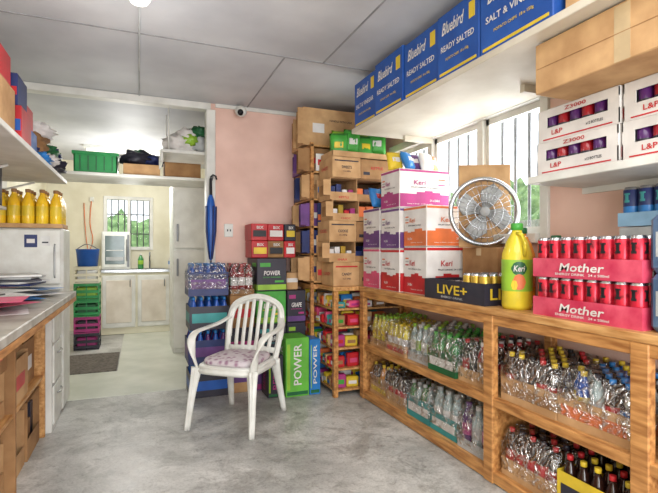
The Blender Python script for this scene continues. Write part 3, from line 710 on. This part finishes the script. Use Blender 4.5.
for k,(ya,yb,za,zb) in enumerate(specs):
    b=B(); xb=-.585+R.uniform(-.03,.02); m=[kraft,kraft2,kraft,kraft2][k%4]
    b.box(-1.0,xb,ya,yb,za,za+.004,m);b.box(-1.0,xb,ya,ya+.004,za+.004,zb,m);b.box(-1.0,xb,yb-.004,yb,za+.004,zb,m);b.box(-1.0,-.996,ya+.004,yb-.004,za+.004,zb,m)
    b.box(xb-.004,xb,ya+.004,yb-.004,za+.004,za+(zb-za)*[.35,.95,.5][k%3],m)
    if k%2: b.box(-1.0,xb,ya,yb,zb-.003,zb,m)
    for q in range(4): b.box(-.95,xb-.03,ya+.02+q*(yb-ya-.04)/4,ya+.01+(q+1)*(yb-ya-.04)/4,za+.006,za+(zb-za)*R.uniform(.4,.8),R.choice([paper,kraft2,red,navy,cardw,dark]),.003)
    if k%3==1: b.box(xb,xb+.0015,ya+.06,yb-.08,za+(zb-za)*.3,za+(zb-za)*.6,R.choice([cardw,red,navy]))
    b.done('cardboard_box')
b=B()
for i in range(44):
    cx=R.uniform(-1.1,-.56); cy=R.uniform(1.5,3.72); z=.9008+i*.0016
    T=Matrix.Translation((cx,cy,z))@Matrix.Rotation(R.uniform(-1.2,1.2),4,'Z')
    b.box(-.105,.105,-.148,.148,0,.0013,R.choice([paper,paper,paper,cardw,lgrey,kraft,blueb,pinkp]),T=T)
    for q in range(3): b.box(-.08,.06,-.1+.06*q,-.09+.06*q,.0013,.0015,grey,T=T)
b.done('paper_sheets')
b=B()
for i in range(5):
    T=Matrix.Translation((-.74,3.55,.975+i*.014))@Matrix.Rotation(R.uniform(-.4,.4),4,'Z'); b.box(-.13,.13,-.17,.17,0,.012,[navy,paper,dark,lgrey,paper][i],.003,T)
b.done('folder_stack')
b=B(); b.box(-1.0,-.72,2.55,2.8,.973,1.01,dark,.01); b.box(-.98,-.85,2.57,2.78,1.01,1.04,grey,.006,); b.tube([(-.75,2.6,.995),(-.66,2.55,.985),(-.62,2.75,.98)],.004,black)
for i in range(4):
    for j in range(3): b.box(-.83+.03*i,-.81+.03*i,2.60+.05*j,2.63+.05*j,1.01,1.018,lgrey)
b.done('cash_calculator')
b=B()
for i in range(3):
    b.box(-1.2,-1.0,1.5+.35*i,1.8+.35*i,.974,1.08+.03*i,[kraft,cardw,blueb][i],.004)
    b.face('Y',1.5+.35*i,-1.18,-1.02,.99,1.04,red)
b.box(-1.15,-.95,3.2,3.37,.974,1.12,kraft2,.004); b.face('Y',3.2,-1.1,-.99,1.0,1.06,cardw); b.box(-1.2,-.95,2.9,3.15,.974,1.06,kraft2,.004)
b.lathe([(.035,0,dark),(.038,.10,dark),(.034,.10,black),(.03,.02,None)],-.9,3.22,.975,14)
for i in range(5): b.tube([(-.9+.01*i-.02,3.22,.99),(-.9+.02*i-.04,3.22+.01*(i%3),1.13)],.004,[red,blueb,black,yellow,green][i],seg=6)
b.done('stationery_boxes')
b=B(); xa,xb,ya,yb=XL+.01,-.52,3.93,4.28
b.box(xa,xb,ya,yb,.02,1.36,plw,.01)
b.box(xa+.01,xb-.01,ya-.035,ya-.004,.95,1.35,plw,.01); b.box(xa+.01,xb-.01,ya-.035,ya-.004,.905,.94,plw,.008)
b.tube([(xb-.05,ya-.035,1.0),(xb-.05,ya-.05,1.02),(xb-.05,ya-.05,1.22),(xb-.05,ya-.035,1.24)],.006,lgrey)
b.face('Y',ya-.036,-.76,-.68,1.22,1.31,navy); b.face('Y',ya-.0375,-.745,-.695,1.25,1.28,cardw); b.face('Y',ya-.036,-.66,-.60,1.23,1.30,paper); b.face('Y',ya-.0375,-.65,-.61,1.25,1.26,dark)
for x in(xa+.05,xb-.08): b.box(x,x+.03,ya+.02,ya+.05,0,.02,black)
b.done('refrigerator')
yj=mat('yellow_juice',(246,208,50),.15,spec=.6,col2=(234,182,36))
bottle_pack('juice_bottle_pack',-.97,3.905,1.361,5,3,.28,yj,kraft2,yellow,kraft,.03,.088,wrap=False,seg=14)
b=B()
for i in range(3): b.lathe(bottle_prof(.26,.035,orange_l,red,red),-1.2+.08*i,4.0,1.362,12)
b.done('sauce_bottles')
b=B(); b.box(XL,-.54,2.3,4.27,1.73,1.76,white,.003)
for y in(2.6,3.4,4.2): b.box(XL,XL+.02,y,y+.02,1.55,1.73,white); b.tube([(XL+.02,y+.01,1.57),(-.75,y+.01,1.725)],.008,white)
b.done('storage_shelf')
carton('cardboard_box',-1.0,-.60,3.02,3.28,1.7605,2.00,red,[(.4,.7,blue)],'MIX',cardw,(.5,.2),.85); carton('cardboard_box',-1.0,-.62,3.31,3.56,1.7605,1.95,blue,[(.2,.5,cardw)]); carton('cardboard_box',-1.0,-.64,3.32,3.55,1.9525,2.10,red,[(.3,.6,yellow)])
carton('cardboard_box',-1.05,-.62,2.6,2.98,1.7605,2.06,kraft,[(.5,.8,red)]); carton('cardboard_box',-.98,-.64,2.7,2.98,2.0625,2.24,red)
carton('cardboard_box',-.98,-.62,3.03,3.27,2.0025,2.18,navy,[(.3,.6,red)])
b=B()
for i,(m,x,y,z,r) in enumerate([(navy,-.78,3.75,1.83,.15),(dark,-.68,4.05,1.83,.14),(green,-.86,4.08,1.86,.15),(kraft2,-.74,3.86,1.95,.13),(cyan,-.80,4.0,2.03,.12),(blueb,-.66,3.72,1.82,.09),(cardw,-.70,3.95,2.06,.11),(dgreen,-.66,4.14,1.95,.08),(cardw,-.62,3.9,1.85,.07)]):
    b.blob((x,y,z),(r,r,r*.6),m,.55,3.5,i,flat=1.7615,nu=28,nv=16)
b.done('cloth_bundle')
b=B(); b.box(XL,-.80,2.9,3.6,1.46,1.48,white,.003); b.tube([(-.82,3.0,1.48),(-.82,3.0,1.73)],.006,grey); b.tube([(-.82,3.55,1.48),(-.82,3.55,1.73)],.006,grey); b.done('storage_shelf')
b=B()
for i in range(8):
    b.lathe(bottle_prof(.22,.033,[red_l,orange_l,yel_l][i%3],[yellow,red,green][i%3],[yellow,cardw,red][i%3]),-.87,2.95+.075*i,1.481,10); b.lathe(bottle_prof(.24,.033,[cola,orange_l][i%2],red,yellow),-.97,2.95+.075*i,1.481,10)
b.done('sauce_bottles')

# ---------------- kitchen ----------------
b=B(); xa,xb,ya,yb=-.5,.62,7.2,7.79
b.box(xa,xb,ya+.03,yb,0.005,.88,cream,.003); b.box(xa-.01,xb,ya,yb,.88,.92,silver,.004)
cabd=mat('cabinet_door',(222,212,198),.5,col2=(206,194,178))
for i in range(2):
    p=xa+.02+i*.46; b.box(p,p+.43,ya+.01,ya+.03,.10,.84,white,.006); b.box(p+.05,p+.38,ya+.003,ya+.01,.17,.77,cabd,.003); b.tube([(p+.36,ya-.005,.68),(p+.36,ya-.02,.7),(p+.36,ya-.02,.76),(p+.36,ya-.005,.78)],.006,grey)
b.tube([(0.15,7.7,.92),(.15,7.7,1.12),(.15,7.62,1.16),(.15,7.55,1.12)],.012,silver); b.box(-.05,.35,7.3,7.6,.921,.925,grey)
b.done('sink_cabinet')
b=B(); b.box(-.49,-.12,7.25,7.6,.923,1.46,plw,.01); b.box(-.47,-.17,7.235,7.25,.95,1.43,plw,.006); b.box(-.445,-.195,7.228,7.235,1.0,1.40,mat('dark_glass',(110,125,125),.1),.003); b.box(-.16,-.13,7.24,7.25,.96,1.42,grey); b.box(-.43,-.21,7.224,7.228,1.19,1.20,plw); b.box(-.43,-.21,7.224,7.228,1.05,1.1,lgrey)
b.tube([(-.165,7.23,1.05),(-.165,7.21,1.07),(-.165,7.21,1.33),(-.165,7.23,1.35)],.006,grey); b.done('countertop_cooler')
b=B(); b.lathe(bottle_prof(.22,.04,glassg,cardw,lime),.02,7.3,.926,12); b.lathe(bottle_prof(.2,.035,cardw,red,blueb),.44,7.4,.926,12); b.done('detergent_bottles')
b=B(); b.box(.36,.98,5.66,6.3,.004,2.0,plw,.006); b.box(.37,.97,5.635,5.66,.06,1.2,white,.006); b.box(.37,.97,5.635,5.66,1.22,1.98,white,.006); b.box(.40,.42,5.61,5.635,.9,1.1,grey,.003); b.box(.40,.42,5.61,5.635,1.3,1.5,grey,.003)
b.done('pantry_cabinet')
b=B(); b.box(XL,.99,5.0,5.58,1.92,1.95,white,.003); b.box(XL,XL+.03,5.05,5.5,1.8,1.92,white); b.box(.97,.995,5.05,5.5,1.8,1.92,white); b.done('high_shelf')
b=B(); b.box(.18,.99,4.43,4.92,2.08,2.11,white,.003); b.box(.18,.2,4.45,4.9,2.0,2.08,white); b.tube([(.25,4.5,2.11),(.25,4.5,H)],.006,white); b.tube([(.25,4.85,2.11),(.25,4.85,H)],.006,white); b.done('high_shelf')
bg_=mat('bin_green',(40,150,80),.4)
b=B(); xa,xb,ya,yb,za,zb=-.58,-.2,5.02,5.4,1.951,2.15
b.box(xa,xb,ya,yb,za,za+.01,bg_)
for (p) in((xa,xa+.01,ya,yb),(xb-.01,xb,ya,yb),(xa,xb,ya,ya+.01),(xa,xb,yb-.01,yb)): b.box(*p,za+.01,zb,bg_)
b.box(xa-.015,xb+.015,ya-.015,ya,zb-.03,zb,bg_,.003); b.box(xa-.015,xa,ya,yb,zb-.03,zb,bg_,.003); b.box(xb,xb+.015,ya,yb,zb-.03,zb,bg_,.003)
for k in range(5): b.box(xa+.05+.07*k,xa+.06+.07*k,ya-.006,ya,za+.02,zb-.04,dgreen)
b.done('plastic_bin')
carton('cardboard_box',-.15,.20,5.02,5.4,1.951,2.06,kraft)
carton('cardboard_box',.24,.6,5.02,5.45,1.951,2.2,kraft2)
b=B(); b.blob((-.02,5.18,2.13),(.16,.13,.08),dark,.5,3.5,3,flat=2.063); b.blob((.12,5.2,2.12),(.11,.12,.07),navy,.5,3.5,5,flat=2.063); b.blob((.0,5.25,2.19),(.1,.1,.05),dgreen,.4,3,6); b.done('cloth_bundle')
b=B(); b.blob((-.84,5.2,2.03),(.15,.14,.09),dark,.5,3.5,8,flat=1.951); b.blob((-.82,5.22,2.12),(.11,.11,.07),navy,.5,3.5,9); b.done('cloth_bundle')
b=B(); b.blob((.36,4.62,2.19),(.14,.13,.10),cardw,.5,4,2,flat=2.1125,nu=28,nv=16); b.blob((.54,4.62,2.22),(.09,.11,.11),lgrey,.5,4,12,flat=2.1125); b.blob((.42,4.60,2.28),(.10,.10,.07),cardw,.6,4,13); b.blob((.53,4.58,2.31),(.09,.1,.06),dgreen,.6,4,14); b.blob((.44,4.54,2.23),(.07,.05,.05),lime,.6,4,15); b.done('plastic_bags')
def crate(x0,x1,y0,y1,z0,z1,m,fill):
    b=B(); t=.012
    b.box(x0,x1,y0,y1,z0,z0+t,m)
    for zz in(z0+.02,(z0+z1)/2-.015,z1-.035):
        for p in((x0,x0+t,y0,y1),(x1-t,x1,y0,y1),(x0+t,x1-t,y0,y0+t),(x0+t,x1-t,y1-t,y1)): b.box(*p,zz,zz+.033,m)
    for x in(x0,(x0+x1)/2-t/2,x1-t): b.box(x,x+t,y0-.002,y0+t,z0,z1,m); b.box(x,x+t,y1-t,y1+.002,z0,z1,m)
    for y in(y0,(y0+y1)/2,y1-t): b.box(x0-.002,x0+t,y,y+t,z0,z1,m); b.box(x1-t,x1+.002,y,y+t,z0,z1,m)
    b.box(x0+.03,x1-.03,y0+.03,y1-.03,z0+t,z1-.05,fill,.01)
    b.done('plastic_crate')
for k,(m,f) in enumerate([(dark,magenta),(magenta,dark),(bg_,dgreen),(bg_,lime),(cream,paper)]):
    crate(-.72,-.45,6.25,6.55,.0+k*.2,.0+k*.2+.199,m,f)
b=B(); b.lathe([(.11,0,blue),(.13,.2,blue),(.135,.21,blue),(.12,.21,blue),(.10,.02,None)],-.585,6.4,1.001,18); b.tube(smooth([(-.715,6.4,1.2),(-.585,6.30,1.27),(-.455,6.4,1.2)]),.005,grey); b.done('bucket')
b=B(); b.tube(smooth([(-.66,7.77,1.95),(-.68,7.77,1.6),(-.64,7.76,1.35),(-.7,7.75,1.2),(-.74,7.76,1.5),(-.76,7.77,1.9)]),.006,orange,seg=6); b.box(-.68,-.63,7.76,7.8,1.93,1.99,plw); b.done('power_cord')
b=B(); b.tube([(-.62,6.6,H-.06),(.55,6.6,H-.06)],.018,lampm,seg=10); b.box(-.65,.58,6.56,6.64,H-.04,H,plw,.004); b.done('fluorescent_lamp')

# ---------------- lights ----------------
def area(name,loc,rot,sx,sy,e,col=(1,1,1)):
    l=bpy.data.lights.new(name,'AREA'); l.shape='RECTANGLE'; l.size=sx; l.size_y=sy; l.energy=e; l.color=col
    o=bpy.data.objects.new(name,l); o.location=loc; o.rotation_euler=rot; scene.collection.objects.link(o)
area('front_fill',(.45,YF+.05,1.35),(math.radians(98),0,0),2.6,1.7,122,(.95,.98,1))  # added soft fill behind the camera, tilted up to brighten the ceiling
area('overhead_fill',(.4,.2,2.5),(0,0,0),2.2,1.8,46,(1,.99,.97))  # added overhead fill out of view, no fixture belongs to it
area('daylight_window',(XR+.2,2.86,1.7),(0,math.radians(90),0),.8,1.6,40,(.93,.97,1))
def point(name,loc,e,r,col=(1,1,1)):
    l=bpy.data.lights.new(name,'POINT'); l.energy=e; l.shadow_soft_size=r; l.color=col
    o=bpy.data.objects.new(name,l); o.location=loc; scene.collection.objects.link(o)
point('lamp_bulb',(0,2.5,2.0),8,.15,(1,.99,.97))
point('kitchen_bulb',(-.1,6.4,2.0),42,.2,(1,.99,.96))
point('passage_fill',(-.1,4.75,1.7),8,.2,(1,.99,.96))  # added floating fill light, the passage has no lamp here
w=bpy.data.worlds.new('sky'); scene.world=w; w.use_nodes=True
bg=w.node_tree.nodes['Background']; bg.inputs[0].default_value=(.90,.96,1,1); bg.inputs[1].default_value=1.9

cam=bpy.data.cameras.new('camera'); cam.sensor_width=36; cam.lens=465/658*36; cam.shift_y=3.5/658; cam.clip_start=.05
co=bpy.data.objects.new('camera',cam); co.location=(0,0,1.2); co.rotation_euler=(math.radians(90),0,math.radians(-22.2)); scene.collection.objects.link(co)
scene.camera=co
